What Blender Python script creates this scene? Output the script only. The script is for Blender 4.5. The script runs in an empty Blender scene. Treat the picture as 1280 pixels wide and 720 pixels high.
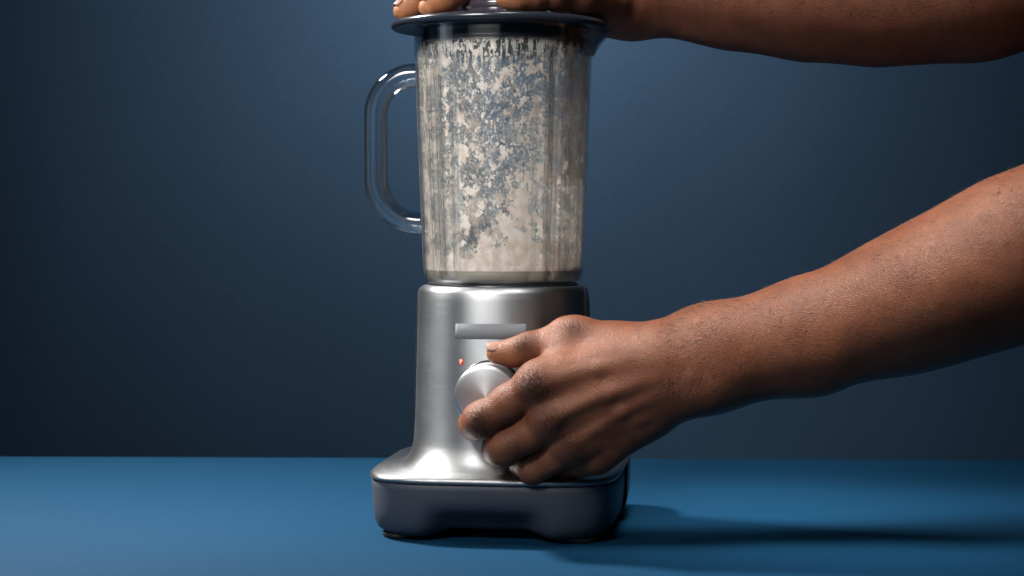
import bpy, bmesh, math, random
import numpy as np
from mathutils import Vector, Matrix, Euler

R = math.radians
random.seed(7)
rng = np.random.default_rng(7)
scene = bpy.context.scene
C = scene.collection

# ------------------------------------------------------------------ camera
F_PX = 2200.0
CAM = Vector((0.0, -1.32, 0.2315))
PITCH = math.atan(90 / F_PX)
cam_d = bpy.data.cameras.new('camera')
cam_d.sensor_width = 36.0
cam_d.lens = F_PX / 1280 * 36.0
cam_d.clip_start = 0.02
cam_d.clip_end = 50
cam_d.dof.use_dof = True
cam_d.dof.focus_distance = 1.24
cam_d.dof.aperture_fstop = 11
cam = bpy.data.objects.new('camera', cam_d)
C.objects.link(cam)
cam.location = CAM
cam.rotation_euler = (R(90) - PITCH, 0, 0)
scene.camera = cam

# ------------------------------------------------------------------ world
w = bpy.data.worlds.new('World')
scene.world = w
w.use_nodes = True
w.node_tree.nodes['Background'].inputs[0].default_value = (0.10, 0.50, 0.80, 1)
w.node_tree.nodes['Background'].inputs[1].default_value = 0.015


# ------------------------------------------------------------------ studio lamps
def area(name, loc, target, sx, sy, power, col=(1, 1, 1), spread=180, shape='RECTANGLE'):
    d = bpy.data.lights.new(name, 'AREA')
    d.shape = shape
    d.size = sx
    d.size_y = sy
    d.energy = power
    d.color = col
    d.spread = R(spread)
    o = bpy.data.objects.new(name, d)
    C.objects.link(o)
    o.location = loc
    o.rotation_euler = (Vector(target) - Vector(loc)).to_track_quat('-Z', 'Y').to_euler()
    return o


# key from the left and a little behind the blender, high
area('key_lamp', (-0.80, 0.31, 1.05), (-0.31, 0.0, 0.15), 0.20, 0.20, 8.7, (1.0, 0.965, 0.92), spread=70, shape='DISK')
# gridded soft box in front on the left, aimed at the jar
area('fill_softbox', (-0.35, -0.64, 0.68), (-0.07, 0.0, 0.255), 0.28, 0.28, 0.72, (1.0, 0.98, 0.96), spread=38)
# broad dim reflector behind the camera
area('reflector', (-0.85, -1.85, 0.62), (-0.05, 0.0, 0.25), 1.5, 1.1, 0.55, (1.0, 1.0, 1.0), spread=60)
# gridded lamp overhead for the forearm
area('top_lamp', (0.15, -0.33, 0.84), (0.235, -0.09, 0.168), 0.30, 0.30, 0.93, (1.0, 0.965, 0.935), spread=37)
# weak cool side bounce from the left
area('side_bounce', (-1.35, -0.25, 0.35), (0.0, 0.0, 0.2), 0.5, 0.7, 0.25, (0.72, 0.86, 1.0), spread=120)
# lamp on the backdrop
area('backdrop_lamp', (-0.01, 0.86, 0.84), (0.0, 1.5, 0.48), 0.2, 0.2, 3.7, (1.0, 0.95, 0.90), spread=150)

scene.view_settings.view_transform = 'Standard'
scene.view_settings.look = 'None'
scene.view_settings.gamma = 1
scene.view_settings.exposure = 0
scene.view_settings.use_curve_mapping = False
scene.render.engine = 'CYCLES'
cy = scene.cycles
cy.max_bounces = 14
cy.transparent_max_bounces = 24
cy.transmission_bounces = 12
cy.glossy_bounces = 5
cy.diffuse_bounces = 3
cy.sample_clamp_indirect = 4
cy.use_denoising = True


# ------------------------------------------------------------------ helpers
def at(px, py, y):
    """photograph pixel (1280 wide) and real depth y -> world point"""
    u = (px - 640) / F_PX
    v = -(py - 360) / F_PX
    c, s = math.cos(PITCH), math.sin(PITCH)
    d = Vector((u, c + v * s, -s + v * c))
    return CAM + d * ((y - CAM.y) / d.y)


def new_mat(name):
    m = bpy.data.materials.new(name)
    m.use_nodes = True
    nt = m.node_tree
    return m, nt, nt.nodes['Principled BSDF']


class G:
    """tiny node-graph helper"""
    def __init__(s, nt):
        s.nt = nt

    def n(s, kind, **kw):
        nd = s.nt.nodes.new(kind)
        ins = kw.pop('ins', {})
        for k, v in kw.items():
            setattr(nd, k, v)
        for k, v in ins.items():
            if isinstance(v, bpy.types.NodeSocket):
                s.nt.links.new(v, nd.inputs[k])
            else:
                nd.inputs[k].default_value = v
        return nd

    def math(s, op, a, b=0.0, c=0.0, clamp=False):
        nd = s.n('ShaderNodeMath', operation=op, use_clamp=clamp)
        for i, v in enumerate((a, b, c)):
            if isinstance(v, bpy.types.NodeSocket):
                s.nt.links.new(v, nd.inputs[i])
            else:
                nd.inputs[i].default_value = v
        return nd.outputs[0]

    def ss(s, x, lo, hi):
        nd = s.n('ShaderNodeMapRange', interpolation_type='SMOOTHSTEP')
        for i, v in ((0, x), (1, lo), (2, hi)):
            if isinstance(v, bpy.types.NodeSocket):
                s.nt.links.new(v, nd.inputs[i])
            else:
                nd.inputs[i].default_value = v
        return nd.outputs[0]

    def mix(s, f, a, b, blend='MIX'):
        nd = s.n('ShaderNodeMix', data_type='RGBA', blend_type=blend)
        for i, v in ((0, f), (6, a), (7, b)):
            if isinstance(v, bpy.types.NodeSocket):
                s.nt.links.new(v, nd.inputs[i])
            else:
                nd.inputs[i].default_value = v
        return nd.outputs[2]

    def link(s, a, b):
        s.nt.links.new(a, b)


def obj(name, verts, faces, mat=None, parent=None, smooth=True):
    me = bpy.data.meshes.new(name)
    me.from_pydata([tuple(v) for v in verts], [], faces)
    me.update()
    if smooth:
        me.polygons.foreach_set('use_smooth', [True] * len(me.polygons))
    if mat:
        me.materials.append(mat)
    o = bpy.data.objects.new(name, me)
    C.objects.link(o)
    if parent:
        o.parent = parent
    return o


def tag(o, label=None, cat=None, group=None, kind=None):
    for k, v in (('label', label), ('category', cat), ('group', group), ('kind', kind)):
        if v:
            o[k] = v
    return o


def rings(rows, closed=True, cap0=False, cap1=False):
    """rows: list of lists of points (equal length) -> verts, faces"""
    n = len(rows[0])
    V = [p for r in rows for p in r]
    Fc = []
    for i in range(len(rows) - 1):
        for j in range(n if closed else n - 1):
            k = (j + 1) % n
            Fc.append((i * n + j, i * n + k, (i + 1) * n + k, (i + 1) * n + j))
    if cap0:
        V.append(tuple(sum(p[q] for p in rows[0]) / n for q in range(3)))
        c = len(V) - 1
        for j in range(n):
            Fc.append((c, (j + 1) % n, j))
    if cap1:
        V.append(tuple(sum(p[q] for p in rows[-1]) / n for q in range(3)))
        c = len(V) - 1
        b = (len(rows) - 1) * n
        for j in range(n):
            Fc.append((c, b + j, b + (j + 1) % n))
    return V, Fc


def lathe(profile, n=128, cx=0.0, cy_=0.0, **kw):
    rows = [[(cx + r * math.cos(2 * math.pi * j / n), cy_ + r * math.sin(2 * math.pi * j / n), z)
             for j in range(n)] for r, z in profile]
    return rings(rows, **kw)


def tube(path, rad, n=20, caps=True):
    rows = []
    P = [Vector(p) for p in path]
    prev = None
    for i, p in enumerate(P):
        t = (P[min(i + 1, len(P) - 1)] - P[max(i - 1, 0)]).normalized()
        if prev is None:
            a = t.orthogonal().normalized()
        else:
            a = (prev - t * prev.dot(t)).normalized()
        prev = a
        b = t.cross(a)
        r = rad[i] if isinstance(rad, (list, tuple)) else rad
        rows.append([tuple(p + (a * math.cos(2 * math.pi * j / n) + b * math.sin(2 * math.pi * j / n)) * r)
                     for j in range(n)])
    return rings(rows, cap0=caps, cap1=caps)


def smooth01(x):
    x = min(1.0, max(0.0, x))
    return x * x * (3 - 2 * x)


# ------------------------------------------------------------------ materials
def mat_paper(name, col, var=0.1, scale=1.0, rough=0.75):
    m, nt, b = new_mat(name)
    g = G(nt)
    tc = g.n('ShaderNodeTexCoord').outputs['Object']
    n1 = g.n('ShaderNodeTexNoise', ins={'Vector': tc, 'Scale': 3.0 * scale, 'Detail': 4.0, 'Roughness': 0.6}).outputs[0]
    n2 = g.n('ShaderNodeTexNoise', ins={'Vector': tc, 'Scale': 620.0 * scale, 'Detail': 3.0}).outputs[0]
    f = g.math('ADD', g.math('MULTIPLY', g.math('SUBTRACT', n1, 0.5), var * 2.2), g.math('MULTIPLY', g.math('SUBTRACT', n2, 0.5), var * 5.0))
    k = g.math('ADD', 1.0, f)
    c = g.n('ShaderNodeVectorMath', operation='SCALE', ins={0: col[:3], 'Scale': k}).outputs[0]
    g.link(c, b.inputs['Base Color'])
    b.inputs['Roughness'].default_value = rough
    b.inputs['Specular IOR Level'].default_value = 0.10
    h = g.math('ADD', g.math('MULTIPLY', n1, 0.0), n2)
    bp = g.n('ShaderNodeBump', ins={'Height': h, 'Strength': 0.25, 'Distance': 0.0004})
    g.link(bp.outputs[0], b.inputs['Normal'])
    return m


def mat_steel(name, rough=0.42, aniso=0.65, radial_axis='Z', face=False, k=1.0):
    m, nt, b = new_mat(name)
    g = G(nt)
    tc = g.n('ShaderNodeTexCoord').outputs['Object']
    sep = g.n('ShaderNodeSeparateXYZ', ins={0: tc})
    x, y, z = sep.outputs
    if face:       # concentric turning lines about local y axis
        rr = g.math('SQRT', g.math('ADD', g.math('MULTIPLY', x, x), g.math('MULTIPLY', z, z)))
        ang = g.math('ARCTAN2', z, x)
        vec = g.n('ShaderNodeCombineXYZ', ins={0: g.math('MULTIPLY', rr, 2600.0), 1: g.math('MULTIPLY', ang, 1.5), 2: y}).outputs[0]
    else:
        ang = g.math('ARCTAN2', y, x)
        vec = g.n('ShaderNodeCombineXYZ', ins={0: g.math('MULTIPLY', ang, 3.5), 1: g.math('MULTIPLY', z, 2600.0), 2: 0.0}).outputs[0]
    n1 = g.n('ShaderNodeTexNoise', ins={'Vector': vec, 'Scale': 1.0, 'Detail': 3.0, 'Roughness': 0.6}).outputs[0]
    n2 = g.n('ShaderNodeTexNoise', ins={'Vector': tc, 'Scale': 28.0, 'Detail': 5.0, 'Roughness': 0.65}).outputs[0]
    c = g.mix(n1, (0.26 * k, 0.27 * k, 0.28 * k, 1), (0.36 * k, 0.36 * k, 0.36 * k, 1))
    g.link(c, b.inputs['Base Color'])
    b.inputs['Metallic'].default_value = 1.0
    r = g.math('ADD', g.math('ADD', rough - 0.12, g.math('MULTIPLY', n1, 0.14)), g.math('MULTIPLY', n2, 0.12))
    g.link(r, b.inputs['Roughness'])
    b.inputs['Anisotropic'].default_value = aniso
    b.inputs['Anisotropic Rotation'].default_value = 0.25
    tg = g.n('ShaderNodeTangent', direction_type='RADIAL', axis=radial_axis)
    g.link(tg.outputs[0], b.inputs['Tangent'])
    bp = g.n('ShaderNodeBump', ins={'Height': n1, 'Strength': 0.06, 'Distance': 0.0003})
    g.link(bp.outputs[0], b.inputs['Normal'])
    return m


def mat_plastic(name, col, rough=0.4, spec=0.5, grain=0.05):
    m, nt, b = new_mat(name)
    g = G(nt)
    tc = g.n('ShaderNodeTexCoord').outputs['Object']
    n1 = g.n('ShaderNodeTexNoise', ins={'Vector': tc, 'Scale': 1500.0, 'Detail': 2.0}).outputs[0]
    n2 = g.n('ShaderNodeTexNoise', ins={'Vector': tc, 'Scale': 22.0, 'Detail': 5.0}).outputs[0]
    b.inputs['Base Color'].default_value = (*col, 1)
    g.link(g.math('ADD', rough - 0.06, g.math('MULTIPLY', n2, 0.12)), b.inputs['Roughness'])
    b.inputs['Specular IOR Level'].default_value = spec
    bp = g.n('ShaderNodeBump', ins={'Height': n1, 'Strength': grain, 'Distance': 0.0003})
    g.link(bp.outputs[0], b.inputs['Normal'])
    return m


def mat_glass(name, thin=0.0, tint=(0.93, 0.96, 0.97)):
    """clear glass; thin = share of light that passes a wall unbent"""
    m, nt, b = new_mat(name)
    g = G(nt)
    nt.nodes.remove(b)
    out = nt.nodes['Material Output']
    gl = g.n('ShaderNodeBsdfGlass', ins={'Color': (*tint, 1), 'Roughness': 0.0, 'IOR': 1.47})
    if thin > 0:
        fr = g.n('ShaderNodeFresnel', ins={'IOR': 1.47}).outputs[0]
        tr = g.n('ShaderNodeBsdfTransparent', ins={'Color': (*tint, 1)})
        gs = g.n('ShaderNodeBsdfGlossy', ins={'Color': (1, 1, 1, 1), 'Roughness': 0.02})
        fr = g.math('MINIMUM', g.math('MULTIPLY', fr, 0.65), 0.35)
        th = g.n('ShaderNodeMixShader', ins={0: fr, 1: tr.outputs[0], 2: gs.outputs[0]})
        mx = g.n('ShaderNodeMixShader', ins={0: thin, 1: gl.outputs[0], 2: th.outputs[0]})
        g.link(mx.outputs[0], out.inputs[0])
    else:
        g.link(gl.outputs[0], out.inputs[0])
    return m


M_table = mat_paper('blue_table_paper', (0.0030, 0.037, 0.085), 0.07)
M_wall = mat_paper('blue_backdrop_paper', (0.056, 0.112, 0.195), 0.11, 0.5, 0.9)
M_steel = mat_steel('brushed_steel')
M_knob = mat_steel('turned_aluminium', 0.46, 0.6, 'Y', True, 1.7)
M_dark = mat_plastic('charcoal_plastic', (0.046, 0.053, 0.070), 0.52, 0.4, 0.10)
M_rear = mat_plastic('black_plastic', (0.012, 0.015, 0.022), 0.30)
M_lid = mat_plastic('slate_lid_plastic', (0.016, 0.020, 0.028), 0.22, 0.5, 0.02)
M_cap = mat_plastic('smoky_cap_plastic', (0.045, 0.036, 0.048), 0.15, 0.6, 0.01)
M_rubber = mat_plastic('black_rubber', (0.008, 0.008, 0.010), 0.6)
M_badge = mat_plastic('grey_badge_print', (0.165, 0.172, 0.185), 0.9, 0.05, 0.25)
M_red = mat_plastic('red_print', (0.52, 0.050, 0.025), 0.5, 0.3)
M_white = mat_plastic('white_print', (0.80, 0.74, 0.68), 0.5, 0.3)
M_jar = mat_glass('jar_glass', 0.90, (0.97, 0.985, 0.985))
M_handle = mat_glass('handle_glass', 0.50, (0.90, 0.925, 0.94))
M_rib = mat_glass('rib_glass', 0.35, (0.97, 0.98, 0.98))


def mat_residue():
    m, nt, b = new_mat('smoothie_residue')
    g = G(nt)
    out = nt.nodes['Material Output']
    uv = g.n('ShaderNodeUVMap', uv_map='wall').outputs[0]       # metres round the wall, metres up
    sep = g.n('ShaderNodeSeparateXYZ', ins={0: uv})
    u, v = sep.outputs[0], sep.outputs[1]
    rib = g.n('ShaderNodeAttribute', attribute_name='rib').outputs['Fac']
    # vertical stretch: drops run near the rim and along the ribs
    hi = g.ss(v, 0.305, 0.350)
    st = g.math('SUBTRACT', 1.0, g.math('ADD', g.math('MULTIPLY', hi, 0.35), g.math('MULTIPLY', rib, 0.45)), clamp=True)
    st = g.math('MAXIMUM', st, 0.25)

    def coords(su, sv, off=0.0):
        return g.n('ShaderNodeCombineXYZ', ins={0: g.math('MULTIPLY', u, su), 1: g.math('MULTIPLY', v, sv), 2: off}).outputs[0]
    warp = g.n('ShaderNodeTexNoise', ins={'Vector': coords(420, 300, 3.0), 'Scale': 1.0, 'Detail': 3.0}).outputs['Color']

    def warped(c, k):
        d = g.n('ShaderNodeVectorMath', operation='SUBTRACT', ins={0: warp, 1: (0.5, 0.5, 0.5)}).outputs[0]
        d = g.n('ShaderNodeVectorMath', operation='SCALE', ins={0: d, 'Scale': k}).outputs[0]
        return g.n('ShaderNodeVectorMath', operation='ADD', ins={0: c, 1: d}).outputs[0]

    def cst(k, o, sv=0.75):
        return g.n('ShaderNodeCombineXYZ', ins={0: g.math('MULTIPLY', u, k), 1: g.math('MULTIPLY', v, k * sv), 2: o}).outputs[0]

    def spot(a0, z0, wu, wv):
        """soft patch round wall angle a0 (degrees from the front) and height z0"""
        u0 = (a0 % 360) / 360 * 2 * math.pi * 0.058
        du = g.math('DIVIDE', g.math('SUBTRACT', u, u0), wu)
        dv = g.math('DIVIDE', g.math('SUBTRACT', v, z0), wv)
        r2 = g.math('ADD', g.math('MULTIPLY', du, du), g.math('MULTIPLY', dv, dv))
        return g.math('EXPONENT', g.math('MULTIPLY', r2, -1.0))
    low = g.ss(v, 0.318, 0.215)
    lowest = g.ss(v, 0.2060, 0.1955)
    top = g.ss(v, 0.325, 0.352)
    clump = g.math('ADD', spot(-1, 0.2110, 0.013, 0.008), g.math('ADD', spot(14, 0.2035, 0.018, 0.0075), spot(28, 0.2090, 0.006, 0.008)))
    clump = g.math('ADD', clump, g.math('MULTIPLY', spot(16, 0.2290, 0.007, 0.010), 0.7))
    gap = g.math('ADD', spot(-7, 0.2260, 0.012, 0.010), g.math('MULTIPLY', spot(-14, 0.214, 0.006, 0.006), 0.8))
    gap = g.math('ADD', gap, g.math('ADD', g.math('MULTIPLY', spot(55, 0.222, 0.020, 0.018), 0.55), g.math('MULTIPLY', spot(-36, 0.216, 0.012, 0.012), 0.5)))
    gap = g.math('ADD', gap, g.math('MULTIPLY', spot(36, 0.232, 0.010, 0.016), 0.5), clamp=True)
    # big blobs
    big = g.n('ShaderNodeTexNoise', ins={'Vector': warped(cst(105, 1.3, 0.7), 0.45), 'Scale': 1.0, 'Detail': 4.0, 'Roughness': 0.58}).outputs[0]
    tb = g.math('SUBTRACT', 0.572, g.math('MULTIPLY', low, 0.040))
    tb = g.math('SUBTRACT', tb, g.math('MULTIPLY', lowest, 0.26))
    tb = g.math('SUBTRACT', tb, g.math('MULTIPLY', rib, 0.03))
    tb = g.math('SUBTRACT', tb, g.math('MULTIPLY', clump, 0.22))
    tb = g.math('ADD', tb, g.math('MULTIPLY', gap, 0.12))
    mb = g.ss(big, tb, g.math('ADD', tb, 0.014))
    # drops of two sizes, cell colour sets the radius
    def drops(k, o, wk, r1, r0, sv):
        vo = g.n('ShaderNodeTexVoronoi', feature='F1', ins={'Vector': warped(cst(k, o, sv), wk), 'Scale': 1.0, 'Randomness': 1.0})
        cc = g.n('ShaderNodeSeparateColor', ins={0: vo.outputs['Color']}).outputs[0]
        rad = g.math('MULTIPLY_ADD', cc, r1, r0)
        return g.ss(g.math('SUBTRACT', rad, vo.outputs['Distance']), 0.0, 0.10)
    thin = g.math('SUBTRACT', 1.0, g.math('MULTIPLY', gap, 0.55), clamp=True)
    mv = g.math('MULTIPLY', drops(420, 0.0, 1.2, 0.70, -0.14, 0.72), thin)
    mf = g.math('MULTIPLY', drops(900, 4.0, 0.9, 0.80, -0.14, 0.62), thin)
    # runny vertical streaks near the rim and along the ribs
    mn = g.n('ShaderNodeTexNoise', ins={'Vector': warped(cst(250, 11.0, 0.7), 0.6), 'Scale': 1.0, 'Detail': 4.0, 'Roughness': 0.62}).outputs[0]
    dn = g.ss(g.n('ShaderNodeTexNoise', ins={'Vector': cst(48, 21.0, 0.6), 'Scale': 1.0, 'Detail': 2.0}).outputs[0], 0.34, 0.66)
    tmm = g.math('SUBTRACT', g.math('SUBTRACT', 0.628, g.math('MULTIPLY', dn, 0.085)), g.math('MULTIPLY', top, 0.02))
    mm = g.math('MULTIPLY', g.ss(mn, tmm, g.math('ADD', tmm, 0.02)), thin)
    strk = g.n('ShaderNodeTexNoise', ins={'Vector': warped(cst(520, 8.0, 0.10), 0.5), 'Scale': 1.0, 'Detail': 3.0, 'Roughness': 0.6}).outputs[0]
    zone = g.math('MAXIMUM', g.math('MULTIPLY', top, 0.85), g.math('MULTIPLY', rib, 0.95))
    ms = g.math('MULTIPLY', g.ss(strk, 0.46, 0.60), zone)
    mid = g.n('ShaderNodeTexNoise', ins={'Vector': warped(cst(260, 7.7), 0.8), 'Scale': 1.0, 'Detail': 4.0, 'Roughness': 0.65}).outputs[0]
    fin = g.n('ShaderNodeTexNoise', ins={'Vector': cst(1300, 2.0), 'Scale': 1.0, 'Detail': 2.0}).outputs[0]
    film = g.ss(g.math('ADD', g.math('MULTIPLY', mid, 0.6), g.math('MULTIPLY', fin, 0.4)), 0.38, 0.62)
    film = g.math('MULTIPLY', film, g.math('SUBTRACT', g.math('ADD', 0.32, g.math('MULTIPLY', low, 0.20)), g.math('MULTIPLY', top, 0.27)))
    film = g.math('ADD', film, g.math('MULTIPLY', rib, 0.22))
    film = g.math('MULTIPLY', film, g.math('MULTIPLY', thin, g.math('ADD', 0.45, g.math('MULTIPLY', dn, 0.75))))
    mf = g.math('MULTIPLY', mf, g.math('ADD', 0.5, g.math('MULTIPLY', dn, 0.5)))
    mf = g.math('MULTIPLY', mf, g.math('SUBTRACT', 1.0, g.math('MULTIPLY', top, 0.8)))
    a = g.math('MAXIMUM', g.math('MAXIMUM', mb, g.math('MAXIMUM', g.math('MULTIPLY', mm, 0.93), g.math('MULTIPLY', mv, 0.90))), g.math('MAXIMUM', g.math('MULTIPLY', mf, 0.72), g.math('MAXIMUM', ms, film)), clamp=True)
    a = g.math('MULTIPLY', a, g.ss(v, 0.3605, 0.353))
    sp = g.n('ShaderNodeTexVoronoi', feature='F1', ins={'Vector': cst(330, 9.0), 'Scale': 1.0}).outputs['Distance']
    spk = g.math('MULTIPLY', g.ss(sp, 0.20, 0.08), g.ss(g.n('ShaderNodeTexNoise', ins={'Vector': cst(60, 5.0), 'Scale': 1.0}).outputs[0], 0.42, 0.6))
    tone = g.n('ShaderNodeTexNoise', ins={'Vector': cst(150, 4.0), 'Scale': 1.0, 'Detail': 3.0}).outputs[0]
    c = g.mix(g.ss(tone, 0.35, 0.68), (0.90, 0.78, 0.70, 1), (0.70, 0.54, 0.455, 1))
    c = g.mix(g.math('MAXIMUM', mb, g.math('MULTIPLY', g.math('MAXIMUM', mm, mv), 0.75)), (0.76, 0.72, 0.68, 1), c)
    c = g.mix(g.math('MULTIPLY', spk, 0.8), c, (0.26, 0.11, 0.05, 1))
    g.link(c, b.inputs['Base Color'])
    b.inputs['Roughness'].default_value = 0.45
    hgt = g.math('ADD', g.math('MULTIPLY', mb, 1.0), g.math('ADD', g.math('MULTIPLY', mv, 0.5), g.math('MULTIPLY', big, 0.6)))
    bp = g.n('ShaderNodeBump', ins={'Height': hgt, 'Strength': 0.45, 'Distance': 0.0008})
    g.link(bp.outputs[0], b.inputs['Normal'])
    tl = g.n('ShaderNodeBsdfTranslucent', ins={'Color': c})
    mt = g.n('ShaderNodeMixShader', ins={0: 0.22, 1: b.outputs[0], 2: tl.outputs[0]})
    tr = g.n('ShaderNodeBsdfTransparent')
    mx = g.n('ShaderNodeMixShader', ins={0: a, 1: tr.outputs[0], 2: mt.outputs[0]})
    g.link(mx.outputs[0], out.inputs[0])
    return m


def mat_smoothie():
    m, nt, b = new_mat('smoothie')
    g = G(nt)
    tc = g.n('ShaderNodeTexCoord').outputs['Object']
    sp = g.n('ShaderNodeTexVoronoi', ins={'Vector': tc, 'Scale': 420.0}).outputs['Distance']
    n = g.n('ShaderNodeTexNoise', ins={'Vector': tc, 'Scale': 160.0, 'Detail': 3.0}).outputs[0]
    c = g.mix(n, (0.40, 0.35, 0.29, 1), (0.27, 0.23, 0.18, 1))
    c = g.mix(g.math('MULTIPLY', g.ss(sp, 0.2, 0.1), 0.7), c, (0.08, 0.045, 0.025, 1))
    g.link(c, b.inputs['Base Color'])
    b.inputs['Roughness'].default_value = 0.4
    return m


M_res = mat_residue()
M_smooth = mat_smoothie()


def mat_skin():
    m, nt, b = new_mat('brown_skin')
    g = G(nt)
    tc = g.n('ShaderNodeTexCoord').outputs['Object']
    at_ = lambda nme: g.n('ShaderNodeAttribute', attribute_name=nme).outputs['Fac']
    kn, tip, palm, ridge = at_('knuckle'), at_('tip'), at_('palm'), at_('along')
    n1 = g.n('ShaderNodeTexNoise', ins={'Vector': tc, 'Scale': 45.0, 'Detail': 5.0, 'Roughness': 0.6}).outputs[0]
    n2 = g.n('ShaderNodeTexNoise', ins={'Vector': tc, 'Scale': 420.0, 'Detail': 3.0, 'Roughness': 0.65}).outputs[0]
    n3 = g.n('ShaderNodeTexNoise', ins={'Vector': tc, 'Scale': 1300.0, 'Detail': 2.0}).outputs[0]
    c = g.mix(g.ss(n1, 0.3, 0.7), (0.196, 0.073, 0.038, 1), (0.142, 0.050, 0.026, 1))
    c = g.mix(g.math('MULTIPLY', g.ss(n2, 0.45, 0.7), 0.35), c, (0.090, 0.034, 0.019, 1))
    c = g.mix(g.math('MULTIPLY', tip, 0.50), c, (0.46, 0.185, 0.075, 1))
    c = g.mix(g.math('MULTIPLY', palm, 0.3), c, (0.36, 0.165, 0.095, 1))
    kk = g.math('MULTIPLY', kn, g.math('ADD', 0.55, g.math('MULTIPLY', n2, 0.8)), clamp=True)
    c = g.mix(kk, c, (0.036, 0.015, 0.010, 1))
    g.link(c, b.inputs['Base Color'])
    b.inputs['Roughness'].default_value = 0.43
    b.inputs['Specular IOR Level'].default_value = 0.25
    b.inputs['Subsurface Weight'].default_value = 0.06
    b.inputs['Subsurface Radius'].default_value = (1.0, 0.35, 0.2)
    b.inputs['Subsurface Scale'].default_value = 0.003
    # knuckle wrinkles: bands across the finger (stored running distance along it)
    wv = g.n('ShaderNodeCombineXYZ', ins={0: g.math('MULTIPLY', ridge, 900.0), 1: 0.0, 2: 0.0}).outputs[0]
    wob = g.n('ShaderNodeVectorMath', operation='SCALE', ins={0: tc, 'Scale': 190.0}).outputs[0]
    wv = g.n('ShaderNodeVectorMath', operation='ADD', ins={0: wv, 1: wob}).outputs[0]
    wr = g.n('ShaderNodeTexNoise', ins={'Vector': wv, 'Scale': 1.0, 'Detail': 2.0}).outputs[0]
    v = g.n('ShaderNodeTexVoronoi', feature='DISTANCE_TO_EDGE', ins={'Vector': tc, 'Scale': 700.0}).outputs['Distance']
    h = g.math('ADD', g.math('MULTIPLY', n2, 0.7), g.math('MULTIPLY', g.math('MINIMUM', v, 0.25), 1.2))
    h = g.math('ADD', h, g.math('MULTIPLY', n3, 0.3))
    h = g.math('ADD', h, g.math('MULTIPLY', g.math('MULTIPLY', wr, kn), 7.0))
    bp = g.n('ShaderNodeBump', ins={'Height': h, 'Strength': 0.75, 'Distance': 0.0006})
    g.link(bp.outputs[0], b.inputs['Normal'])
    return m


M_skin = mat_skin()
M_nail = mat_plastic('fingernail', (0.30, 0.150, 0.105), 0.42, 0.35, 0.01)
M_hair = mat_plastic('black_hair', (0.010, 0.007, 0.006), 0.5)

# ------------------------------------------------------------------ setting: backdrop and table
wall_v = []
NX, NZ = 60, 40
rows = []
for i in range(NZ + 1):
    z = -1.2 + 3.6 * i / NZ
    rows.append([(-3 + 6 * j / NX, 1.5 + 0.006 * math.sin(j * 0.9 + i * 0.21) + 0.004 * math.sin(j * 2.1 - i * 0.3), z) for j in range(NX + 1)])
V, Fc = rings(rows, closed=False)
back = obj('backdrop', V, Fc, M_wall)
md = back.modifiers.new('thickness', 'SOLIDIFY')
md.thickness = 0.02
md.offset = 1
tag(back, 'dark blue seamless backdrop wall behind the blender', kind='structure')

bm = bmesh.new()
bmesh.ops.create_cube(bm, size=1)
for v in bm.verts:
    v.co = (v.co.x * 3.2, v.co.y * 1.55, v.co.z * 0.03)
bmesh.ops.bevel(bm, geom=bm.edges[:], offset=0.0015, segments=2, affect='EDGES')
me = bpy.data.meshes.new('table')
bm.to_mesh(me)
bm.free()
me.materials.append(M_table)
table = bpy.data.objects.new('table', me)
C.objects.link(table)
table.rotation_euler = (0, 0, R(-1.45))
a = table.rotation_euler.z
table.location = (math.sin(a) * 0.775, 0.356 - math.cos(a) * 0.775, -0.015)
tag(table, 'matte blue tabletop that the blender stands on', 'table')

# ------------------------------------------------------------------ blender
BL = bpy.data.objects.new('blender', None)
C.objects.link(BL)
BL.location = (-0.0065, 0.002, 0)
BL.rotation_euler = (0, 0, R(-8))
tag(BL, 'brushed steel countertop blender with smoothie splashed glass jar', 'blender')
N = 160


def sq(th, hx, hy, n, y0=0.0):
    c, s = math.cos(th), math.sin(th)
    r = (abs(c / hx) ** n + abs(s / hy) ** n) ** (-1 / n)
    return r * c, r * s + y0


TH = [2 * math.pi * j / N for j in range(N)]
HX, HY, Y0 = 0.0905, 0.097, 0.004
SQ_N = 5.0

# dark base with an arched finger recess in the front
rows = []
for z, ins in ((0.0022, 0.030), (0.0022, 0.014), (0.0034, 0.0085), (0.0065, 0.0045), (0.0120, 0.0018), (0.020, 0.0008),
               (0.026, 0.0004), (0.032, 0.0002), (0.037, 0.0), (0.0405, 0.0), (0.0415, 0.0008), (0.0415, 0.006)):
    row = []
    for th in TH:
        x, y = sq(th, HX - ins, HY - ins, SQ_N, Y0)
        zz = z
        if y < -0.03:
            wx = smooth01((0.050 - abs(x)) / 0.026)
            wz = smooth01((0.0275 - z) / 0.014)
            y += 0.013 * wx * wz
            zz = z + 0.0045 * wx * smooth01((0.022 - z) / 0.014)
        row.append((x, y, zz))
    rows.append(row)
V, Fc = rings(rows, cap0=True, cap1=True)
obj('base', V, Fc, M_dark, BL)
for sx in (-1, 1):
    for sy in (-1, 1):
        V, Fc = lathe([(0.0135, 0.0002), (0.0148, 0.0009), (0.0150, 0.0018), (0.0150, 0.0035)], 32, sx * 0.064, Y0 + sy * 0.068, cap0=True, cap1=True)
        obj('foot', V, Fc, M_rubber, BL)

# steel housing: plate that flares up into a round column
R_LOW, R_TOP, Z_TOP = 0.0665, 0.0630, 0.1800


def body_r(z):
    t = (z - 0.05) / (Z_TOP - 0.05)
    return R_LOW + (R_TOP - R_LOW) * min(1, max(0, t))


def circ(th, r):
    x, y = sq(th, r, r, 2.25)
    return x, y


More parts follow.
